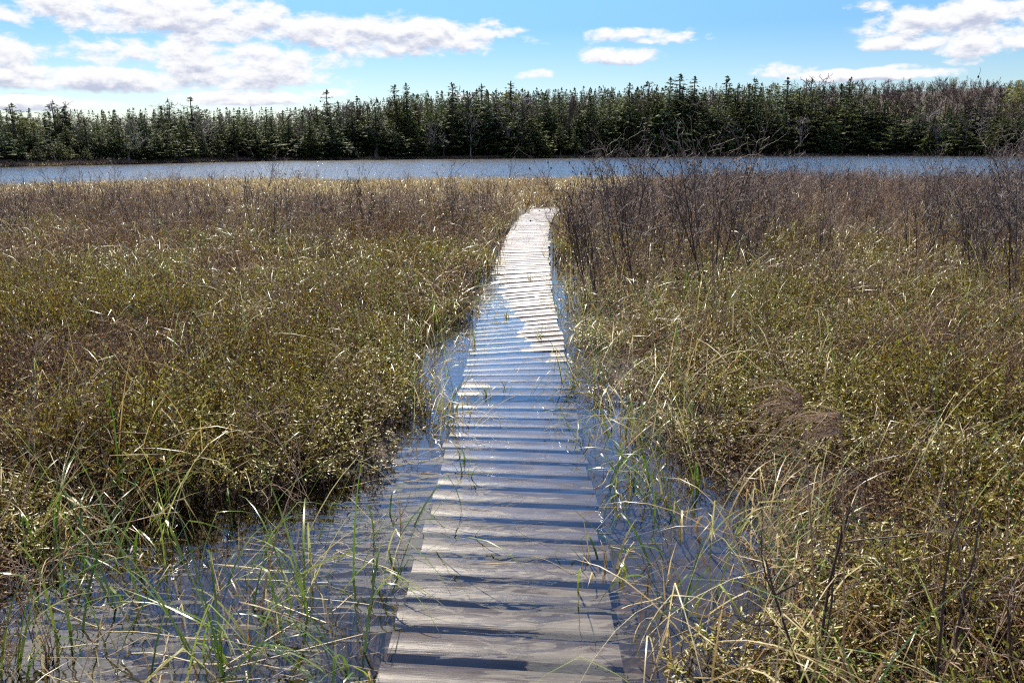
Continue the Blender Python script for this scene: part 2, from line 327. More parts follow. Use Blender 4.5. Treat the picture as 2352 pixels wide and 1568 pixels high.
def plank(b, d, rnd):
    wd = .141 * random.uniform(.96, 1.03) / 2; jl = random.uniform(-.02, .012); jr = random.uniform(-.015, .022); yaw = random.uniform(-.008, .008) - .012
    dz = random.uniform(-.0025, .0025) * (2.4 if 6.2 < d < 12 else 1); x0 = cl(d) - W2 + jl; x1 = cl(d) + W2 + jr
    zl = np.interp(d, *ZL) + dz; zr = np.interp(d, *ZR) + dz * .5
    tilt = random.uniform(-.0015, .0015); bv = .004; sag = random.uniform(-.002, .002)
    prof = [(-wd, -TH), (-wd, -bv), (-wd + bv, 0), (wd - bv, 0), (wd, -bv), (wd, -TH)]
    n = 7; V = []
    for k in range(n):
        t = k / (n - 1); x = x0 + (x1 - x0) * t; e = .003 if k in (0, n - 1) else 0
        for (py, pz) in prof: V.append((x, d + py * (1 - e) + yaw * (x - cl(d)), zl + (zr - zl) * t + pz + tilt * py / wd + sag * math.sin(math.pi * t) + (vnoise(x, d + py, .07, 5) - .5) * .0012))
    Fc = []; m = 6
    for k in range(n - 1):
        for q in range(m): Fc.append((k * m + q, (k + 1) * m + q, (k + 1) * m + (q + 1) % m, k * m + (q + 1) % m))
    b.add(V, Fc, rnd)
    for k in (0, n - 1):
        o_ = k * m; cap = [(0, 1, 4, 5), (1, 2, 3, 4)]
        b.add(V[o_:o_ + m], cap if k == 0 else [c[::-1] for c in cap], rnd)
for (a, b_) in ((-.6, 5.45), (5.45, 9.6), (9.6, 23)):
    dk = MB(); d = a + .09
    while d < b_ - .05: plank(dk, d, random.random()); d += .18
    dk.obj('deck', M_WOOD, bw)
    for sg in (-1, 1):
        st = MB(); ds = np.linspace(a + .02, b_ - .02, 14); zz = np.interp(ds, *(ZL if sg < 0 else ZR)) * .8 + np.interp(ds, *(ZR if sg < 0 else ZL)) * .2 - TH - .004
        V = []
        for q, dd in enumerate(ds):
            xx = cl(dd) + sg * .3
            for ex, ez in ((-.02, 0), (.02, 0), (.02, -.12), (-.02, -.12)): V.append((xx + ex, dd, zz[q] + ez))
        Fc = [(q * 4 + r_, q * 4 + (r_ + 1) % 4, q * 4 + 4 + (r_ + 1) % 4, q * 4 + 4 + r_) for q in range(len(ds) - 1) for r_ in range(4)] + [(3, 2, 1, 0), tuple(len(V) - 4 + k for k in range(4))]
        st.add(V, Fc, random.random()); st.obj('stringer', M_WOOD, bw)

# ------------------------------------------------------------------ plant building blocks
def leaves(b, base, dirs, ln, wd, rnd, cheap=False):
    """many leaves at once: base points, unit directions, lengths, widths"""
    n = len(base); dirs = unit(dirs)
    up = rng.normal(size=(n, 3)) * .5 + np.array([0, 0, 1.0]); side = unit(np.cross(dirs, up)); nr = np.cross(side, dirs)
    ln = ln[:, None]; wd = wd[:, None]
    if cheap:
        V = np.stack([base, base + dirs * ln * .5 + side * wd * .5 + nr * wd * .15, base + dirs * ln, base + dirs * ln * .5 - side * wd * .5 + nr * wd * .15], 1)
        b.add(V, np.arange(n)[:, None] * 4 + np.arange(4)[None], rnd)
    else:
        f = nr * wd * .22
        V = np.stack([base, base + dirs * ln * .3 + side * wd * .42 + f, base + dirs * ln * .72 + side * wd * .4 + f, base + dirs * ln - nr * ln * .08,
                      base + dirs * ln * .72 - side * wd * .4 + f, base + dirs * ln * .3 - side * wd * .42 + f], 1)
        q = np.arange(n)[:, None] * 6
        b.add(V, np.concatenate([q + np.array([[0, 1, 2, 3]]), q + np.array([[0, 3, 4, 5]])]), np.concatenate([rnd, rnd]))

def blade(b, base, ang, length, width, lift, droop, segs=6, rnd=.5, kink=None):
    """an arching grass blade"""
    dh = np.array([math.cos(ang), math.sin(ang), 0]); sd_ = np.array([-dh[1], dh[0], 0]); p = np.array(base, float); a = lift; V = []; st = length / segs
    tw = random.uniform(-.9, .9)
    for k in range(segs + 1):
        t = k / segs; wv = width * (1 - t ** 2.2) * .5 + .0003
        s2 = sd_ * math.cos(tw * t) + np.array([0, 0, 1]) * math.sin(tw * t)
        V += [p - s2 * wv, p + s2 * wv]
        p = p + (dh * math.cos(a) + np.array([0, 0, 1]) * math.sin(a)) * st
        a -= droop / segs * (.5 + t) ; 
        if kink is not None and k == kink: a -= random.uniform(.7, 1.6)
    b.add(V, [(2 * k, 2 * k + 1, 2 * k + 3, 2 * k + 2) for k in range(segs)], rnd)

def heather(n_stem, n_leaf, rad, h0, h1, leaf, lod, sides=3, leafmat=0):
    """a patch of upright leatherleaf: dark stems, small oval leaves held upwards"""
    st = MB(); lf = MB()
    for _ in range(n_stem):
        r_ = rad * math.sqrt(random.random()); a = random.uniform(0, 6.28); h = random.uniform(h0, h1) * (1 - .25 * (r_ / rad) ** 2)
        p0 = np.array([r_ * math.cos(a), r_ * math.sin(a), -.03]); lean = rng.normal(size=2) * .16
        segs = 4 if lod == 0 else 2
        ts = np.linspace(0, 1, segs + 1); pts = p0 + np.stack([lean[0] * h * ts ** 1.4 + rng.normal(size=segs + 1) * .006, lean[1] * h * ts ** 1.4 + rng.normal(size=segs + 1) * .006, h * ts], -1)
        st.tube(pts, np.linspace(.0022, .001, segs + 1) * (1, 1.3, 1.9)[lod], sides, random.random())
        k = n_leaf; tt = rng.uniform(.28 if lod == 0 else .4, 1, k) ** .8
        base = np.stack([np.interp(tt, ts, pts[:, c]) for c in range(3)], -1)
        if lod == 0 and random.random() < .6:      # a side twig
            i0 = random.randint(1, 2); q = pts[i0]; dd = unit(np.array([random.uniform(-1, 1), random.uniform(-1, 1), 1.3])); tl = h * random.uniform(.25, .45)
            tw = q + dd * np.linspace(0, tl, 3)[:, None]; st.tube(tw, [.0015, .0012, .0007], 3, random.random())
            m = k // 2; base[:m] = q + dd * rng.uniform(.2, 1, m)[:, None] * tl
        da = rng.uniform(0, 6.28, k); upw = rng.uniform(.2, 1.6, k)
        D = np.stack([np.cos(da), np.sin(da), upw], -1)
        lnn = leaf * rng.uniform(.65, 1.2, k)
        leaves(lf, base, D, lnn, lnn * rng.uniform(.27, .4, k), np.clip(rng.normal(.5, .22, k), 0, 1), cheap=lod > 0)
    return st, lf

def join2(name, parts):
    """one mesh with several materials from builders"""
    me = None; obs = []
    b = MB(); mats = []; mi = []
    nq3 = []; 
    for (x, m) in parts:
        if m not in mats: mats.append(m)
    order4 = []; order3 = []
    for (x, m) in parts:
        for v in x.v: b.v.append(v)
        for f, r_ in zip(x.f4, x.r4): b.f4.append(f + b.n); b.r4.append(r_); order4 += [mats.index(m)] * len(f)
        for f, r_ in zip(x.f3, x.r3): b.f3.append(f + b.n); b.r3.append(r_); order3 += [mats.index(m)] * len(f)
        b.n += x.n
    me = b.mesh(name, None)
    for m in mats: me.materials.append(m)
    if len(me.polygons) == len(order4) + len(order3): me.polygons.foreach_set('material_index', np.array(order4 + order3, np.int32))
    else: print('FACE LOSS', name)
    return me

def source(me): return bpy.data.objects.new(me.name, me)

def scatter(name, P, rot, scl, idx, srcs, label, cat):
    """one object of ground cover: patches set out on the points of a mesh by geometry nodes"""
    me = bpy.data.meshes.new(name); n = len(P); me.vertices.add(n); me.vertices.foreach_set('co', np.asarray(P, np.float32).ravel())
    for nm, ty, arr, key in (('rot', 'FLOAT_VECTOR', rot, 'vector'), ('scl', 'FLOAT_VECTOR', scl, 'vector')):
        me.attributes.new(nm, ty, 'POINT').data.foreach_set(key, np.asarray(arr, np.float32).ravel())
    me.attributes.new('vi', 'INT', 'POINT').data.foreach_set('value', np.asarray(idx, np.int32))
    o = bpy.data.objects.new(name, me); COL.objects.link(o)
    ng = bpy.data.node_groups.new(name, 'GeometryNodeTree')
    ng.interface.new_socket('Geometry', in_out='INPUT', socket_type='NodeSocketGeometry'); ng.interface.new_socket('Geometry', in_out='OUTPUT', socket_type='NodeSocketGeometry')
    gi = ng.nodes.new('NodeGroupInput'); go = ng.nodes.new('NodeGroupOutput'); ip = ng.nodes.new('GeometryNodeInstanceOnPoints'); jn = ng.nodes.new('GeometryNodeJoinGeometry')
    for s_ in reversed(srcs):           # the join hands its inputs on last first
        oi = ng.nodes.new('GeometryNodeObjectInfo'); oi.inputs['Object'].default_value = s_; oi.inputs['As Instance'].default_value = True
        ng.links.new(oi.outputs['Geometry'], jn.inputs[0])
    def na(nm, ty):
        a = ng.nodes.new('GeometryNodeInputNamedAttribute'); a.data_type = ty; a.inputs['Name'].default_value = nm; return a.outputs[0]
    ng.links.new(gi.outputs[0], ip.inputs['Points']); ng.links.new(jn.outputs[0], ip.inputs['Instance']); ip.inputs['Pick Instance'].default_value = True
    ng.links.new(na('vi', 'INT'), ip.inputs['Instance Index']); ng.links.new(na('rot', 'FLOAT_VECTOR'), ip.inputs['Rotation']); ng.links.new(na('scl', 'FLOAT_VECTOR'), ip.inputs['Scale'])
    ng.links.new(ip.outputs[0], go.inputs[0])
    md = o.modifiers.new('scatter', 'NODES'); md.node_group = ng
    return prop(o, label, cat, kind='stuff')

def field(y0, y1, spacing, margin=1.6):
    """jittered points over the marsh seen by the camera, with a margin to either side"""
    ys = np.arange(y0, y1, spacing); out = []
    for y in ys:
        hw = .64 * (y + .4) + margin
        xs = np.arange(-hw, hw, spacing); out.append(np.stack([xs, np.full(len(xs), y)], -1))
    P = np.concatenate(out); return P + rng.uniform(-.5, .5, P.shape) * spacing * 1.1

# ------------------------------------------------------------------ leatherleaf and brown twiggy cover
def hz(x, y): return vnoise(x, y, 1.6, 11) * .6 + vnoise(x, y, 5, 12) * .4
SRC0 = [source(join2('leatherleaf_patch', [(a, M_STEM), (b, M_LEAF)])) for a, b in (heather(58, 17, .26, .2, .5, .027, 0) for _ in range(6))] + [source(join2('leatherleaf_patch', [(a, M_STEM), (b, M_LEAFB)])) for a, b in (heather(60, 8, .26, .2, .46, .024, 0) for _ in range(4))]
SRC1 = [source(join2('leatherleaf_patch', [(a, M_STEM), (b, M_LEAF)])) for a, b in (heather(60, 11, .36, .26, .5, .034, 1) for _ in range(5))] + [source(join2('leatherleaf_patch', [(a, M_STEM), (b, M_LEAFB)])) for a, b in (heather(60, 8, .36, .24, .5, .032, 1) for _ in range(4))]
SRC2 = [source(join2('leatherleaf_patch', [(a, M_STEM), (b, M_LEAFB)])) for a, b in (heather(60, 8, .55, .26, .5, .045, 2) for _ in range(5))]

def put(P, srcs, name, label, cat, smin=.85, smax=1.15, zf=None, sink=0., flat=None, tilt=.09, idx=None):
    n = len(P); z = ground_z(P[:, 0], P[:, 1]) if zf is None else zf
    s = rng.uniform(smin, smax, n)[:, None] * np.ones(3)
    if flat is not None: s[:, 2] *= flat
    rot = np.stack([rng.normal(0, tilt, n), rng.normal(0, tilt, n), rng.uniform(0, 6.28, n)], -1)
    return scatter(name, np.stack([P[:, 0], P[:, 1], z - sink], -1), rot, s, rng.integers(0, len(srcs), n) if idx is None else idx, srcs, label, cat)

P = field(.5, 8.5, .2); sd_ = ch_sd(P[:, 0], P[:, 1]); h_ = hz(P[:, 0], P[:, 1])
k = (sd_ > .12 + rng.random(len(P)) * .18) & (np.hypot(P[:, 0], P[:, 1]) > 1.0) & (rng.random(len(P)) < .55 + .5 * h_); P0 = P[k]
edge = np.clip(sd_[k] / .9, 0, 1)
zb = vnoise(P0[:, 0], P0[:, 1], .9, 41) + .5 * (vnoise(P0[:, 0], P0[:, 1], .3, 42) - .5)
put(P0, SRC0, 'leatherleaf_cover', 'low evergreen leatherleaf with dark stems and small glossy olive leaves near the camera', 'ground cover', flat=.45 + .42 * edge + .9 * (h_[k] - .5) + .5 * (vnoise(P0[:, 0], P0[:, 1], .45, 43) - .5), idx=np.where(zb > .4, rng.integers(0, 6, len(P0)), 6 + rng.integers(0, 4, len(P0))))
P = field(8.5, 19, .27); sd_ = ch_sd(P[:, 0], P[:, 1]); h_ = hz(P[:, 0], P[:, 1]); k = (sd_ > .22) & (np.abs(P[:, 0] - cl(P[:, 1])) > .66) & (rng.random(len(P)) < .45 + .7 * h_); P1 = P[k]
put(P1, SRC1, 'leatherleaf_thicket', 'olive brown leatherleaf cover across the middle of the marsh', 'ground cover', flat=.5 + .4 * np.clip(sd_[k] / .8, 0, 1) + .8 * (h_[k] - .5), idx=np.where(vnoise(P1[:, 0], P1[:, 1], 1.6, 44) + (13 - P1[:, 1]) * .04 > .5, rng.integers(0, 5, len(P1)), 5 + rng.integers(0, 4, len(P1))))
P = field(19, 58, .5, 4); h_ = hz(P[:, 0], P[:, 1])
k = (P[:, 1] < near_y(P[:, 0]) - .5) & ((P[:, 1] > 22.6) | (np.abs(P[:, 0] - cl(P[:, 1])) > .85)) & (rng.random(len(P)) < np.interp(P[:, 1] - 22 * np.clip((P[:, 0] / P[:, 1] - .1) * 6, 0, 1), [18, 21, 25, 58], [.95, .6, .12, .06]) + .6 * (h_ - .5)); P2 = P[k]
put(P2, SRC2, 'brown_heath_cover', 'brown low heath of the far marsh before the lake', 'ground cover', flat=.8 + .3 * (h_[k] - .5) - .3 * np.clip((P2[:, 1] - 28) / 20, 0, 1))

# leafless low twigs mixed through the cover
def twiggy(n, rad, h, segw, sides=3):
    b = MB()
    for _ in range(n):
        r_ = rad * math.sqrt(random.random()); a = random.uniform(0, 6.28); hh = h * random.uniform(.6, 1.15)
        p = np.array([r_ * math.cos(a), r_ * math.sin(a), -.02]); d = unit(np.array([random.gauss(0, .25), random.gauss(0, .25), 1])); pts = [p]
        for q in range(5): d = unit(d + rng.normal(size=3) * .17 + np.array([0, 0, .05])); p = p + d * hh / 5; pts.append(p)
        rn = random.random(); b.tube(pts, np.linspace(segw, segw * .45, 6), sides, rn)
        for q in range(1, 6):
            for _s in range(random.randint(1, 2)):
                e = unit(d + rng.normal(size=3) * .75); l_ = hh * random.uniform(.12, .3); o_ = pts[q]; m_ = o_ + e * l_ * .5; e2 = unit(e + rng.normal(size=3) * .35 + np.array([0, 0, .3]))
                b.tube([o_, m_, m_ + e2 * l_ * .5], [segw * .6, segw * .45, segw * .3], 3, min(1, rn + .2))
    return b
T0 = [source(twiggy(9, .2, .55, .0022).mesh('twigs', M_TWIG)) for _ in range(4)]
T1 = [source(twiggy(22, .4, .62, .0034).mesh('twigs', M_TWIG)) for _ in range(4)]
T2 = [source(twiggy(34, .7, .68, .006).mesh('twigs', M_TWIG)) for _ in range(4)]
P = field(.9, 9, .42); k = (ch_sd(P[:, 0], P[:, 1]) > .05) & (rng.random(len(P)) < .35 + .5 * vnoise(P[:, 0], P[:, 1], 2.3, 21)) & (np.hypot(P[:, 0], P[:, 1]) > 1.3)
PA = P[k]
P = field(9, 19, .5); rx = vnoise(P[:, 0], P[:, 1], 3, 22); k = (ch_sd(P[:, 0], P[:, 1]) > .2) & (np.abs(P[:, 0] - cl(P[:, 1])) > .7) & (rng.random(len(P)) < np.interp(P[:, 1], [9, 13, 16], [.22, .4, .75]) * (.5 + rx) + .15 * (P[:, 0] > 1)); PB = P[k]
P = field(19, 50, .85, 4); k = (P[:, 1] < near_y(P[:, 0]) - 1) & ((P[:, 1] > 23) | (np.abs(P[:, 0] - cl(P[:, 1])) > 1.0)) & (rng.random(len(P)) < np.interp(P[:, 1] - 16 * np.clip((P[:, 0] / P[:, 1] - .1) * 6, 0, 1), [18, 21, 24, 50], [.85, .6, .05, .02])); PC = P[k]
ALLT = np.concatenate([PA, PB, PC]); idx = np.concatenate([rng.integers(0, 4, len(PA)), 4 + rng.integers(0, 4, len(PB)), 8 + rng.integers(0, 4, len(PC))])
n = len(ALLT)
scatter('twig_thicket', np.stack([ALLT[:, 0], ALLT[:, 1], ground_z(ALLT[:, 0], ALLT[:, 1])], -1), np.stack([rng.normal(0, .08, n), rng.normal(0, .08, n), rng.uniform(0, 6.28, n)], -1),
        rng.uniform(.75, 1.25, n)[:, None] * np.ones(3), idx, T0 + T1 + T2, 'thin leafless grey brown twigs standing through the marsh cover', 'undergrowth')

# ------------------------------------------------------------------ dry grass through the marsh
def grass_patch(n, rad, l0, l1, wd, liftlo=.6, lifthi=1.5, segs=5, green=0):
    b = MB(); g = MB(); a0 = random.uniform(0, 6.28)
    for _ in range(n):
        r_ = rad * math.sqrt(random.random()); a = random.uniform(0, 6.28); an = a0 + random.gauss(0, .9)
        tgt = g if random.random() < green else b
        blade(tgt, (r_ * math.cos(a), r_ * math.sin(a), 0), an, random.uniform(l0, l1), wd * random.uniform(.6, 1.3), random.uniform(liftlo, lifthi), random.uniform(.8, 2.4), segs, random.random(), random.choice([None, None, 2, 3]))
    return b, g
G0 = [source(join2('grass_patch', [(a, M_STRAW), (g, M_SEDGE)])) for a, g in (grass_patch(24, .22, .3, .85, .0046, .6, 1.5, 7, .35) for _ in range(6))]
G1 = [source(join2('grass_patch', [(a, M_STRAW), (g, M_SEDGE)])) for a, g in (grass_patch(22, .35, .35, .85, .0065, .6, 1.5, 5, .25) for _ in range(5))]
G2 = [source(join2('grass_patch', [(a, M_STRAW), (g, M_STRAW)])) for a, g in (grass_patch(60, .8, .25, .5, .016, .6, 1.5, 3, 0) for _ in range(4))]
P = field(.9, 9, .27); sd_ = ch_sd(P[:, 0], P[:, 1]); zn = vnoise(P[:, 0], P[:, 1], 1.1, 31)
k = (sd_ > -.02) & (np.hypot(P[:, 0], P[:, 1]) > 1.2) & (rng.random(len(P)) < .2 + .5 * np.exp(-np.maximum(sd_, 0) / .35) + .35 * (zn > .62)); PA = P[k]
P = field(9, 22, .45); sd_ = ch_sd(P[:, 0], P[:, 1]); zn = vnoise(P[:, 0], P[:, 1], 1.6, 32)
k = (sd_ > 0) & (np.abs(P[:, 0] - cl(P[:, 1])) > .55) & (rng.random(len(P)) < .4 + .35 * np.exp(-np.maximum(sd_, 0) / .4) + .5 * (zn > .66)); PB = P[k]
P = field(19, 58, .7, 4); zn = vnoise(P[:, 0], P[:, 1] * 2.5, 6, 33)
k = (P[:, 1] < near_y(P[:, 0]) - .2) & ((P[:, 1] > 23) | (np.abs(P[:, 0] - cl(P[:, 1])) > 1.1)) & (rng.random(len(P)) < np.interp(P[:, 1] - 12 * np.clip((P[:, 0] / P[:, 1] - .1) * 6, 0, 1), [18, 21, 24, 50], [.25, .6, 1.4, 1.4]) * (.45 + zn)); PC = P[k]
ALLT = np.concatenate([PA, PB, PC]); idx = np.concatenate([rng.integers(0, 6, len(PA)), 6 + rng.integers(0, 5, len(PB)), 11 + rng.integers(0, 4, len(PC))]); n = len(ALLT)
scatter('dry_grass', np.stack([ALLT[:, 0], ALLT[:, 1], ground_z(ALLT[:, 0], ALLT[:, 1]) + .0], -1), np.stack([rng.normal(0, .1, n), rng.normal(0, .1, n), rng.uniform(0, 6.28, n)], -1),
        rng.uniform(.75, 1.2, n)[:, None] * np.ones(3), idx, G0 + G1 + G2, 'arching straw coloured dead grass and sedge through the marsh', 'grass')

# drowned dead grass lying on and under the water
b = MB()
for _ in range(1500):
    y = random.uniform(1.6, 7.5) if random.random() < .8 else random.uniform(7, 12); x = random.uniform(-.62 * y - .6, .4 * y)
    s_ = float(ch_sd(np.array([x]), np.array([y]))[0])
    onb = abs(x - cl(y)) < W2 + .05
    if s_ > .1 or (onb and random.random() < .93): continue
    a = random.gauss(.35, .7) + (math.pi if random.random() < .5 else 0)
    zz = .001 if random.random() < .35 or onb else random.uniform(-.08, -.004)
    l_ = random.uniform(.1, .5); d_ = np.array([math.cos(a), math.sin(a), 0]); c_ = np.array([-d_[1], d_[0], 0]) * random.gauss(0, .12) * l_
    pts = [np.array([x, y, zz]) + d_ * l_ * t + c_ * math.sin(t * 3) for t in np.linspace(-.5, .5, 6)]
    wv = np.array([-d_[1], d_[0], 0]) * random.uniform(.0006, .0022)
    V = [];
    for p in pts: V += [p - wv, p + wv]
    b.add(V, [(2 * q, 2 * q + 1, 2 * q + 3, 2 * q + 2) for q in range(5)], random.random())
prop(b.obj('drowned_grass', M_STRAW), 'fine dead grass strands floating and sunk in the flooded channel', 'dead grass', kind='stuff')

# ------------------------------------------------------------------ sedge tufts standing in the water: each a thing
def ordn(k):
    o = 'first second third fourth fifth sixth seventh eighth ninth tenth eleventh twelfth thirteenth fourteenth fifteenth sixteenth seventeenth eighteenth nineteenth'.split()
    if k <= 19: return o[k - 1]
    tens = {2: 'twent', 3: 'thirt', 4: 'fort', 5: 'fift', 6: 'sixt', 7: 'sevent', 8: 'eight', 9: 'ninet'}[(k % 100) // 10 or 9] if k < 100 else ''
    if k >= 100: return 'hundred and ' + ordn(k - 100) if k > 100 else 'hundredth'
    return tens + 'ieth' if k % 10 == 0 else tens + 'y-' + o[k % 10 - 1]

def sedge(x, y, n, l0, l1, name, label, group, lean=None, wd=.0105, spread=.05, liftlo=1.1):
    g = gpt(x, y); z = min(float(ground_z(g[0], g[1])), .0) - .02
    z = max(z, -.25) if abs(g[0] - cl(g[1])) > W2 else float(np.interp(g[1], *ZR)) - .04
    b = MB(); dd = MB()
    if n > 3:
        for _ in range(9):      # broken stubble at the foot
            blade(dd, (random.gauss(0, spread * 1.3), random.gauss(0, spread * 1.3), 0), random.uniform(0, 6.28), random.uniform(.06, .2) - z, wd * .7, random.uniform(.7, 1.5), random.uniform(0, .8), 3, random.random(), random.choice([None, 1]))
    for _ in range(n):
        an = random.uniform(0, 6.28) if lean is None else random.gauss(lean, .7)
        blade(b if random.random() < .86 or n < 5 else dd, (random.gauss(0, spread), random.gauss(0, spread), 0), an, random.uniform(l0, l1) - z, wd * random.uniform(.6, 1.2), random.uniform(liftlo, 1.52), random.uniform(.3, 2.6), 10, random.random() * .9, random.choice([None, None, None, 4, 5, 6]))
    o = bpy.data.objects.new(name, join2(name, [(b, M_SEDGE), (dd, M_STRAW)] if dd.n else [(b, M_SEDGE)])); COL.objects.link(o); o.location = (g[0], g[1], z); return prop(o, label, 'sedge', group)
GP = 'sedge tufts standing in the left pool'
left = [(30, 1540, 12), (110, 1330, 9), (170, 1450, 10), (215, 1290, 7), (260, 1530, 6), (330, 1400, 8), (480, 1360, 10), (462, 1480, 7), (515, 1540, 12), (585, 1420, 8), (640, 1330, 7), (668, 1500, 9), (735, 1400, 7),
        (780, 1330, 8), (800, 1470, 10), (825, 1550, 12), (870, 1370, 6), (870, 1240, 6), (930, 1210, 7), (560, 1270, 6), (700, 1245, 6), (420, 1290, 8), (90, 1250, 8), (300, 1255, 6), (385, 1560, 6)]
left.sort()
looks = ['tall green sedge with bent tips', 'arching yellow green sedge', 'thin upright green sedge', 'loose sedge with folded tips']
for q, (x, y, n_) in enumerate(left):
    sedge(x, y, max(4, int(n_ * .75)), .32, .72, 'sedge_tuft', f"{looks[(q * 3) % 4]} in the left pool, {ordn(q + 1)} tuft from left", GP, lean=random.choice([0, 3.1, 2.5, .3]))
rt = [(1372, 1300, 5), (1410, 1120, 9), (1450, 1010, 8), (1470, 1090, 10), (1515, 1130, 8), (1525, 1320, 7), (1560, 1200, 8), (1600, 1110, 9), (1340, 1000, 6), (1385, 1000, 7), (1330, 880, 6), (1660, 1220, 9), (1590, 1380, 6), (1310, 800, 6), (1325, 740, 6)]
rt.sort(key=lambda t: t[1])
for q, (x, y, n_) in enumerate(rt):
    sedge(x, y, n_, .18 if n_ == 5 else .25, .3 if n_ == 5 else .5, 'sedge_tuft', f"{looks[(q + 1) % 4]} right of the walk, {ordn(len(rt) - q)} tuft counting away", 'sedge tufts right of the boardwalk', lean=random.choice([0, 3.1, 2.8, .5]))
for q, (x, y, n_) in enumerate([(1078, 1090, 2), (1068, 1050, 2), (1232, 1080, 1), (1175, 1200, 1), (1088, 1220, 1), (1115, 905, 3), (1155, 900, 2), (1218, 650, 5), (1165, 730, 3), (1085, 790, 3), (1005, 930, 3), (1240, 780, 4), (1100, 1160, 1)]):
    sedge(x, y, n_ + (n_ > 1), .1, .3, 'grass_sprig', ['single thin green blade', 'short green sprig', 'small bent green sprig'][q % 3] + ' poking up ' + ['between submerged planks by the left edge', 'beside the bent sprig on the left planks', 'through the middle of the submerged planks', 'below the tall blade mid walk', 'low at the left of the near planks', 'at the dark gap where the planks first surface', 'just right of the cluster by the dark gap', 'on the dry white planks', 'at the left rim of the white planks', 'in blue water left of the walk bend', 'in open water left of the dark gap', 'at the right rim of the white planks', 'between two near planks left of centre'][q], 'grass sprigs on the boardwalk', wd=.0062, spread=.015, liftlo=1.3)

# ------------------------------------------------------------------ leafless shrubs
def bare_shrub(n_st, h, spread, w0, cones=True, bushy=1.0, minr=.0022):
    b = MB(); c = MB()
    def grow(p, d, l_, r_, lev, rn):
        segs = 5 if lev == 0 else 3; pts = [p]; dirs_ = []
        for q in range(segs):
            d = unit(d + rng.normal(size=3) * (.08 if lev == 0 else .2) + np.array([0, 0, .12 if lev < 2 else .05])); p = p + d * l_ / segs; pts.append(p); dirs_.append(d)
        b.tube(pts, np.maximum(np.linspace(r_, r_ * (.5 if lev == 0 else .45), segs + 1), minr * .8), 4 if lev == 0 else 3, rn)
        if lev < 3:
            m = {0: int(5 * bushy) + random.randint(0, 2), 1: random.randint(2, 4), 2: random.randint(1, 3)}[lev]
            for _ in range(m):
                q = random.randint(2 if lev == 0 else 1, segs); e = unit(dirs_[min(q, segs - 1)] + rng.normal(size=3) * .5)
                grow(pts[q], e, l_ * random.uniform(.3, .5), max(minr, r_ * .5), lev + 1, min(1, rn + .15))
        if lev >= 2 and cones and random.random() < .25:
            s_ = h * .0055 * random.uniform(.7, 1.2); q = pts[-1]
            c.tube([q - np.array([0, 0, s_ * 1.4]), q - np.array([0, 0, s_ * .5]), q + np.array([0, 0, s_ * .6]), q + np.array([0, 0, s_ * 1.3])], [s_ * .3, s_, s_ * .8, s_ * .1], 5, random.random())
    for _ in range(n_st):
        a = random.uniform(0, 6.28); rr = spread * .35 * random.random(); d = unit(np.array([math.cos(a) * .34, math.sin(a) * .34, 1]) * np.array([spread * 1.4, spread * 1.4, 1]))
        grow(np.array([math.cos(a) * rr, math.sin(a) * rr, -.05]), d, h * random.uniform(.6, .95), w0 * random.uniform(.7, 1.2), 0, random.random() * .7)
    return b, c
def mk_shrub(*a, **k):
    b, c = bare_shrub(*a, **k); return join2('leafless_shrub', [(b, M_ALDER), (c, M_CONE)] if c.n else [(b, M_ALDER)])
BIG = [mk_shrub(7, 1.62, .75, .0095, True, 1.0, .0024) for _ in range(4)]
MID = [mk_shrub(5, 1.2, .8, .0065, True, .9, .0027) for _ in range(5)]
NEAR = [mk_shrub(3, 1.0, .6, .007, False, .5, .0012) for _ in range(2)]
def shrub(kind, x, y, sc, label, group):
    me = random.choice(kind)
    e = bpy.data.objects.new('leafless_shrub', me); COL.objects.link(e); e.location = (x, y, float(ground_z(x, y))); e.rotation_euler = (0, 0, random.uniform(0, 6.28)); e.scale = (sc,) * 3
    return prop(e, label, 'shrub', group)
big = [(1600, 610, .85), (1700, 660, .8), (2150, 610, .75), (2230, 630, .8), (2300, 610, .85), (2320, 740, 1.0), (2380, 640, 1.0), (1345, 665, 1.0), (1385, 700, 1.05), (1425, 640, 1.0), (1465, 690, .9), (1505, 640, .95), (1560, 660, .85), (1640, 690, 1.12), (1665, 640, .9), (1720, 620, .72), (1790, 600, .7), (1880, 620, .62), (1420, 580, 1.0),
       (2010, 600, .62), (2100, 640, .72), (2200, 660, .85), (2270, 700, .95), (2330, 650, 1.05), (2390, 720, 1.2), (2250, 590, .9), (2340, 580, 1.0)]
big.sort()
for q, (x, y, s_) in enumerate(big):
    g = gpt(x, y); side = 'right of the boardwalk bend' if x < 1950 else 'at the right edge of the marsh'
    shrub(BIG, g[0], g[1], s_ * .88, f"{'tall many-stemmed leafless alder' if s_ > .9 else 'leafless alder of middling height'} {side}, {ordn(q + 1)} from the walk", 'tall leafless shrubs right of the boardwalk')
mids = []
tries = 0
while len(mids) < 90 and tries < 5000:
    tries += 1
    x = random.uniform(-40, 2400); y = 343 + 3220 * .9 / random.uniform(11, 36)
    g = gpt(x, y)
    if abs(g[0] - cl(g[1])) < 1.0 or float(ch_sd(np.array([g[0]]), np.array([g[1]]))[0]) < .3: continue
    if g[1] > float(near_y(g[0])) - 3 or (g[1] > 19 and x < 1600): continue
    if any((g[0] - m[1]) ** 2 + (g[1] - m[2]) ** 2 < 1.2 for m in mids): continue
    mids.append((x, g[0], g[1]))
mids.sort(); cnt = {0: 0, 1: 0}
for (x, gx_, gy_) in mids:
    r_ = 1 if x > 1200 else 0; cnt[r_] += 1; far = 'distant ' if gy_ > 20 else ''
    shrub(MID, gx_, gy_, random.uniform(.75, 1.1), f"{far}thin leafless shrub in the {'right' if r_ else 'left'} half, {ordn(cnt[r_])} going rightwards", 'thin leafless shrubs over the marsh')
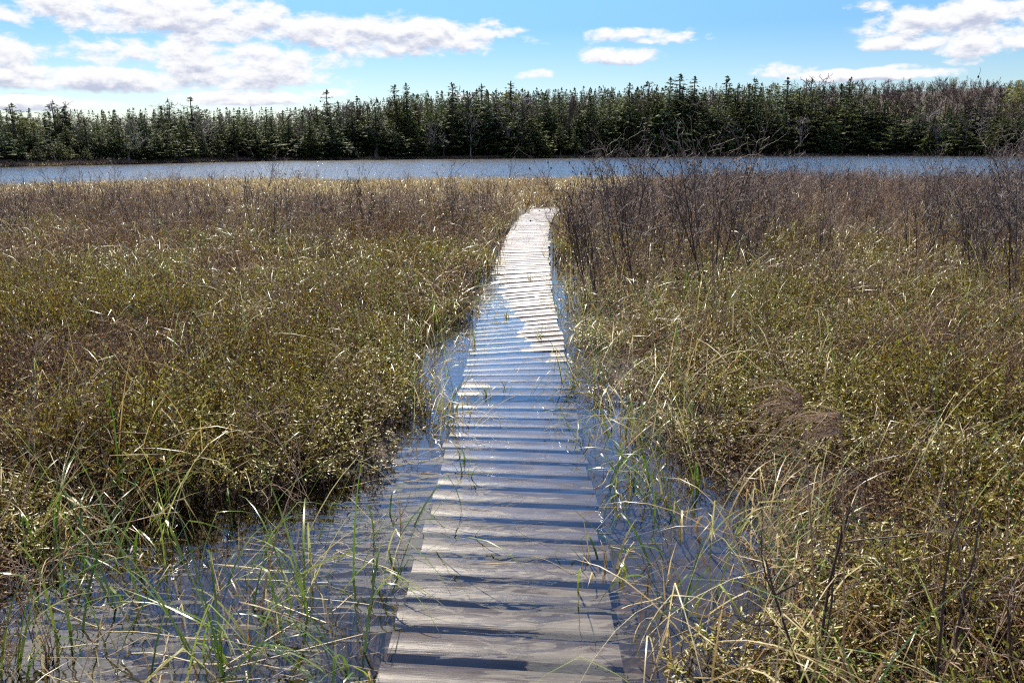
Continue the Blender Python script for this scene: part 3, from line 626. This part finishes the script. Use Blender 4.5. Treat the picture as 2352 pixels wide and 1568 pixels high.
for q, (x, y, s_, lb) in enumerate([(1890, 1640, 1.0, 'dark knotty leafless stems rising out of focus at the lower right'), (2130, 1750, 1.05, 'dark bare stems near the lower right corner, before the leafy cover'), (2260, 1690, .7, 'short dark bare stems in the lower right corner')]):
    g = gpt(x, y); shrub(NEAR, g[0], g[1], s_ * .8, lb, 'bare stems close to the camera')

# reed plume close to the camera at right
def plume(x, y, dist, base_px, label):
    X0 = at_dist(x, dist); zt = z_at(x, y, dist); bx, by = at_dist(base_px, dist + .15), dist + .15; zb = float(ground_z(bx, by))
    e = empty('reed', (bx, by, zb)); tip = np.array([X0 - bx, dist - by, zt - zb]); ts = np.linspace(0, 1, 8)
    st = MB(); side = np.array([.0, .0, .12]); pts = [tip * t + side * math.sin(t * math.pi) * .6 for t in ts]; st.tube(pts, np.linspace(.003, .0012, 8), 4, .4); st.obj('stem', M_PLUME, e)
    pl = MB(); dr = unit(pts[-1] - pts[-2])
    for _ in range(42):
        t = random.random(); o_ = pts[-1] - dr * t * .06; d_ = unit(np.array([-1.0, .1, -.1]) + rng.normal(size=3) * .35); l_ = random.uniform(.06, .19)
        m_ = o_ + d_ * l_ * .5; d2_ = unit(d_ + np.array([0, 0, -.6])); pl.tube([o_, m_, m_ + d2_ * l_ * .5], [.0013, .001, .0004], 3, random.random())
    pl.obj('plume', M_PLUME, e); prop(e, label, 'reed', 'reeds near the camera')
plume(1850, 905, 1.9, 1960, 'drooping feathery reddish reed plume, upper one right of the walk')
plume(1945, 945, 1.8, 2030, 'drooping feathery reddish reed plume, lower one beside the other')

# ------------------------------------------------------------------ far shore trees
def conifer(Ht=10., Rm=2.0, levels=30, dens=1.0, droop=.3, bare=.1, pine=False, seed=0):
    tr = MB(); cr = MB()
    k = np.linspace(0, 1, 7); bend = rng.normal(size=2) * .12
    tp = np.stack([bend[0] * k ** 2, bend[1] * k ** 2, Ht * k * .99], -1); tr.tube(tp, np.linspace(.16, .025, 7), 6, .5)
    for lv in range(levels):
        t = bare + (1 - bare) * (lv + random.uniform(0, .7)) / levels
        if pine and random.random() < .25: continue
        z = t * Ht; rad = Rm * 1.4 * min(1, (1 - t) ** .95 * (1.15 if not pine else 1.3)) * min(1, .55 + (t - bare) * 3) * random.uniform(.75, 1.2) + .06
        nb = max(4, int((7 if not pine else 5) * dens * (.6 + .6 * (1 - t))))
        a0 = random.uniform(0, 6.28)
        for q in range(nb):
            if random.random() < .12: continue
            a = a0 + q * 6.283 / nb + random.gauss(0, .25); ln = rad * random.uniform(.55, 1.2); dh = np.array([math.cos(a), math.sin(a), 0]); sdv = np.array([-dh[1], dh[0], 0])
            sl = (-droop + random.gauss(0, .12)) if not pine else random.gauss(.12, .12)
            sl += t * .35; c0 = np.array([bend[0] * t * t, bend[1] * t * t, z])
            if ln > .7 and t < .75: tr.tube([c0, c0 + dh * ln * .8 + np.array([0, 0, sl * ln * .8])], [.03, .012], 3, .3)
            ns = max(3, int(ln / .22)); m = 3 if not pine else 4
            for s_ in range(ns):
                u = (s_ + random.random()) / ns
                if u < .15 and t < .6: continue
                p = c0 + dh * ln * u + np.array([0, 0, sl * ln * u + .1 * ln * u * u])
                for _ in range(m - 1 if u < .5 else m):
                    fa = random.gauss(0, .9); d_ = unit(dh * math.cos(fa) + sdv * math.sin(fa) + np.array([0, 0, random.gauss(-.25 if not pine else .25, .3)]))
                    l_ = random.uniform(.3, .62) * (.34 + .75 * (1 - t)) * (1 if not pine else .95); wv = unit(np.cross(d_, rng.normal(size=3) + np.array([0, 0, 1.5]))) * l_ * random.uniform(.25, .48)
                    base = p + rng.normal(size=3) * .06
                    cr.add([base, base + d_ * l_ * .5 + wv, base + d_ * l_, base + d_ * l_ * .45 - wv * .8], [(0, 1, 2, 3)], random.gauss(.5, .22))
    for _ in range(10):
        z = Ht * random.uniform(.93, 1.0); cr.add([(0, 0, z), (random.gauss(0, .09), random.gauss(0, .09), z + .15), (0, 0, z + .38), (random.gauss(0, .06), .03, z + .1)], [(0, 1, 2, 3)], .5)
    return tr, cr
SP = []
for q in range(10):
    kw = [dict(Rm=1.5, levels=34), dict(Rm=2.0, levels=30), dict(Rm=1.15, levels=36, droop=.45), dict(Rm=2.3, levels=26, droop=.15), dict(Rm=1.8, levels=30, bare=.22), dict(Rm=1.6, levels=30, bare=.3),
          dict(Rm=2.6, levels=22, pine=True, bare=.25), dict(Rm=2.3, levels=20, pine=True, bare=.35), dict(Rm=1.35, levels=34, bare=.05), dict(Rm=2.1, levels=30, bare=.04)][q]
    t_, c_ = conifer(**kw); SP.append((t_.mesh('trunk', M_BARK), c_.mesh('crown', None), kw.get('pine', False)))
SPC = {}   # crown meshes in each needle colour
def crown_mesh(q, m):
    if (q, m) not in SPC:
        me = SP[q][1].copy(); me.materials.append(M_N[m]); SPC[(q, m)] = me
    return SPC[(q, m)]

def leafless(Ht=10., w0=.16, n1=16, thin=.022, spread=.5):
    tr = MB(); cr = MB(); pts = []; p = np.array([0, 0, -.2]); d = np.array([0, 0, 1.0])
    for q in range(8): pts.append(p); d = unit(d + rng.normal(size=3) * .06); p = p + d * Ht * .8 / 7
    tr.tube(pts, np.linspace(w0, w0 * .25, 8), 5, .6)
    def br(p, d, l_, r_, lev):
        pp = [p]
        for _ in range(3): d = unit(d + rng.normal(size=3) * .2 + np.array([0, 0, .15])); p = p + d * l_ / 3; pp.append(p)
        cr.tube(pp, np.linspace(r_, max(thin * .5, r_ * .4), 4), 3, random.random())
        if lev < 3:
            for _ in range(random.randint(3, 5) if lev < 2 else random.randint(3, 4)):
                q = random.randint(1, 3); br(pp[q], unit(d + rng.normal(size=3) * .55), l_ * random.uniform(.35, .6), max(thin * .7, r_ * .5), lev + 1)
    for _ in range(n1):
        q = random.randint(2, 7); a = random.uniform(0, 6.28); br(pts[q], unit(np.array([math.cos(a), math.sin(a), random.uniform(.4, 1.3)])), Ht * random.uniform(.2, .34) * (1.15 - q / 12), w0 * .4, 1)
    return tr, cr
BT = []
for q in range(5):
    t_, c_ = leafless(thin=.03); BT.append((t_.mesh('trunk', M_GBARK), c_.mesh('branches', M_GBARK)))

SKYL = [(-700, 245), (0, 242), (100, 240), (180, 238), (260, 252), (330, 247), (430, 240), (480, 232), (560, 242), (640, 240), (700, 238), (770, 212), (830, 218), (900, 208), (950, 194), (1000, 204), (1060, 194), (1120, 204), (1180, 192), (1230, 195),
        (1290, 200), (1340, 205), (1400, 196), (1480, 190), (1540, 176), (1600, 194), (1650, 184), (1700, 182), (1760, 190), (1820, 186), (1900, 190), (1960, 205), (2050, 225), (2130, 235), (2200, 225), (2250, 240), (2300, 228), (2352, 205), (3000, 210)]
SKX = np.array([s[0] for s in SKYL]); SKY_ = np.array([s[1] + (5 if s[0] < 700 else 0) for s in SKYL])
def tree(kind, x, back, top_y, label, cat, group, q=None, mi=None):
    """x = picture column, back = metres behind the far shore, top_y = how high it reaches"""
    X1 = FSa[:, 0]; d0 = None
    # forward distance of the shore in that column
    ds = np.linspace(40, 420, 800); xs = at_dist(x, 1.0) * ds; k_ = np.argmax(ds > far_y(xs)); dist = ds[k_] + back
    gx_ = at_dist(x, dist); z = float(ground_z(gx_, dist)); top = z_at(x, top_y, dist); h = max(2.0, top - z)
    e = empty(kind, (gx_, dist, z - .1), random.uniform(0, 6.28)); s_ = h / 10.4
    if cat == 'conifer':
        q = random.choice([0, 1, 2, 3, 4, 5, 8, 9, 1, 4]) if q is None else q; mi = random.choice([0, 0, 1, 1, 2]) if mi is None else mi
        parts = (('trunk', SP[q][0]), ('crown', crown_mesh(q, mi)))
        wz = random.uniform(.85, 1.3) * (1 if h > 8 else 1.15)
    else:
        q = random.randrange(5) if q is None else q; parts = (('trunk', BT[q][0]), ('branches', BT[q][1])); wz = random.uniform(.9, 1.2)
    e.scale = (s_ * wz * 1.75, s_ * wz * 1.75, s_)
    for nm, me in parts:
        o = bpy.data.objects.new(nm, me); COL.objects.link(o); o.parent = e
    return prop(e, label, cat, group)
def sky_y(x): return float(np.interp(x, SKX, SKY_))
rows = [(1.5, 29, .64, .34, 'far shore front row'), (6, 32, .82, .24, 'far shore second row'), (12, 34, .98, .2, 'far shore skyline row')]
fsy = lambda x: float(np.interp(x, [0, 600, 1300, 2000, 2352], [384, 370, 363, 357, 359]))
desc = {0: 'slim dark spruce', 1: 'full dark spruce', 2: 'very narrow spruce', 3: 'broad spreading hemlock', 4: 'spruce bare below', 5: 'thin spruce on tall bare trunk', 6: 'layered open pine', 7: 'open topped pine', 8: 'narrow low-branched spruce', 9: 'dense conical low-branched spruce'}
tint_ = ['', 'olive green ', 'grey green ']
for ri, (back, step, frac, var, where) in enumerate(rows):
    x = -130 + ri * 11; cnt_ = 0
    while x < 2480:
        cnt_ += 1; base = fsy(x); s_ = sky_y(x) - 6; hpx = (base - s_)
        f_ = frac + random.uniform(-var, var * .6)
        if random.random() < .18: f_ *= random.uniform(.6, .8)
        ty = base - hpx * min(f_, 1.05)
        q = random.choice([0, 1, 2, 3, 4, 5, 8, 9, 1, 4, 6 if ri else 1, 7 if ri else 4, 3]); mi = random.choice([0, 0, 1, 1, 2])
        if ri == 2 and (x > 1850 and x < 2330 and random.random() < .35): x += step; continue
        if random.random() < (.07, .13, .12)[ri]:
            tree('leafless_tree', x, back, ty, f"pale leafless tree among spruces, {where}, {ordn(cnt_)} from left", 'tree', 'leafless trees on the far shore')
        else:
            tree('spruce_tree', x, back + random.uniform(-1, 2), ty, f"{tint_[mi]}{desc[q]}, {where}, {ordn(cnt_)} from left", 'conifer', 'conifers of the ' + where, q, mi)
        x += step * random.uniform(.6, 1.35)
# trees that stand out
for (x, ty, q, mi, lb) in [(780, 200, 3, 0, 'tall broad conifer where the skyline steps up left of centre'), (100, 232, 6, 2, 'layered pine above the left shore trees'), (190, 225, 7, 2, 'pine with upswept top at far left'), (437, 220, 7, 2, 'feathery pine rising over the left woods'),
                           (487, 218, 6, 2, 'layered pine beside the feathery pine'), (0, 228, 7, 0, 'dark pine cut by the left edge of the photo'), (1540, 165, 1, 0, 'highest pointed spruce of the skyline'), (1697, 172, 2, 0, 'narrow spruce spiking over the right skyline'),
                           (950, 186, 1, 0, 'dark spruce group top left of the walk line'), (1176, 182, 9, 0, 'dark spruce top straight above the walk'), (1050, 184, 0, 0, 'slim spruce spike left of the walk line'), (1820, 175, 3, 1, 'broad spruce on the right skyline'), (1903, 172, 0, 0, 'slim spruce against the white cloud at right'),
                           (2120, 232, 9, 0, 'full spruce before the brown hillside'), (2190, 205, 1, 0, 'round topped dark conifer before the brown hillside'), (2340, 195, 3, 0, 'dark conifer at the right edge')]:
    tree('spruce_tree', x, 14, ty, lb, 'conifer', None, q, mi)
for (x, ty, bk, lb) in [(1003, 268, 1.0, 'wide grey leafless tree at the shore left of the walk line'), (1640, 262, 1.2, 'grey leafless tree at the shore behind the tall alders'), (1190, 275, 1.4, 'small grey leafless tree at the shore above the walk'), (200, 226, 13, 'pale bare crown on the left skyline'),
                        (430, 226, 12, 'thin bare tree beside the feathery pine'), (1830, 163, 15, 'tall bare treetop on the right skyline'), (2160, 262, 1.2, 'leafless tree by the shore at right'), (880, 262, 1.6, 'leafless tree between dark spruces left of centre'), (340, 262, 1.2, 'thin leafless tree at the left shore')]:
    tree('leafless_tree', x, bk, ty, lb, 'tree', 'leafless trees on the far shore')

# woods on the rise behind, one mass
BW = []
for q in range(4):
    t_, c_ = leafless(thin=.05, n1=12); me = join2('bare_wood', [(t_, M_HBARK), (c_, M_HBARK)]); BW.append(source(me))
t_, c_ = leafless(thin=.05, n1=12); bud = MB()
for _ in range(500):
    a = random.uniform(0, 6.28); r_ = random.uniform(.3, 2.6); p = np.array([math.cos(a) * r_, math.sin(a) * r_, random.uniform(4.5, 10) - r_ * .3]); v = rng.normal(size=3) * .16; u_ = rng.normal(size=3) * .16
    bud.add([p, p + v, p + v + u_, p + u_], [(0, 1, 2, 3)], random.random())
BW.append(source(join2('budding_wood', [(t_, M_HBARK), (c_, M_HBARK), (bud, M_BUD)])))
for q in (1, 4): BW.append(source(join2('conifer_wood', [(MB(), M_BARK)])) if False else bpy.data.objects.new('conifer_wood', crown_mesh(q, 0)))
P = []; I = []; Sc = []
for row, back in enumerate([10, 17, 24, 32, 42, 54, 68, 84, 102]):
    x = -180.
    while x < 2560:
        ds = np.linspace(40, 420, 400); xs = at_dist(x, 1.0) * ds; dist = ds[np.argmax(ds > far_y(xs))] + back + random.uniform(-3, 3); gx_ = at_dist(x, dist); z = float(ground_z(gx_, dist))
        lim = np.interp(x, [0, 700, 1000, 1500, 1900, 2100, 2352], [248, 244, 206, 194, 182, 176, 180]) + random.uniform(-5, 20)
        top = z_at(x, lim, dist); h = min((top - z), 14.0 * random.uniform(.75, 1.05) if x > 1500 else 20)
        if h > 2.5:
            con = random.random() < (.1 if x > 1850 else .72); P.append((gx_, dist, z - .2)); Sc.append((h / 10.4,) * 3)
            I.append(random.choice([5, 6]) if con else (4 if random.random() < (.22 if x > 1700 and row > 5 else .04) else random.randrange(4)))
        x += 1899 * random.uniform(1.3, 2.4) / dist * 1.25
n = len(P); print('WOOD', n, 'trees', len([o for o in S.objects if o.name.startswith('spruce_tree')]))
scatter('hillside_woods', P, np.stack([np.zeros(n), np.zeros(n), rng.uniform(0, 6.28, n)], -1), Sc, I, BW, 'brown leafless woods with some green on the rise behind the far shore', 'woods')

# low growth along the far bank
SB = [source(twiggy(40, 1.2, .45, .02).mesh('bank_twigs', M_HBARK)) for _ in range(3)] + G2[:2]
P = []; I = []; Sc = []
for x in np.arange(-200, 2560, 3.2):
    ds = np.linspace(40, 420, 800); xs = at_dist(x, 1.0) * ds; dist = ds[np.argmax(ds > far_y(xs))]
    for bk in (random.uniform(.1, .6), random.uniform(1, 3)):
        gx_ = at_dist(x, dist + bk); g_ = random.random() < .5 and bk < 1; P.append((gx_, dist + bk, float(ground_z(gx_, dist + bk)) - .1)); I.append(random.choice([3, 4]) if g_ else random.randrange(3)); Sc.append((random.uniform(.6, 1.1),) * 3)
n = len(P)
scatter('bank_undergrowth', P, np.stack([np.zeros(n), np.zeros(n), rng.uniform(0, 6.28, n)], -1), Sc, I, SB, 'low reddish brown growth along the far bank of the lake', 'undergrowth')

# ------------------------------------------------------------------ render settings
S.view_settings.view_transform = 'Standard'; S.view_settings.look = 'None'; S.view_settings.exposure = 0.74; S.view_settings.gamma = 1
S.render.engine = 'CYCLES'; S.cycles.use_denoising = False; S.cycles.pixel_filter_type = 'BLACKMAN_HARRIS'; S.cycles.filter_width = 1.15; S.cycles.use_adaptive_sampling = True; S.cycles.adaptive_threshold = .03; S.cycles.max_bounces = 5; S.cycles.diffuse_bounces = 2; S.cycles.glossy_bounces = 3; S.cycles.transmission_bounces = 2; S.cycles.transparent_max_bounces = 12; S.cycles.sample_clamp_indirect = 8; S.cycles.caustics_reflective = False; S.cycles.caustics_refractive = False
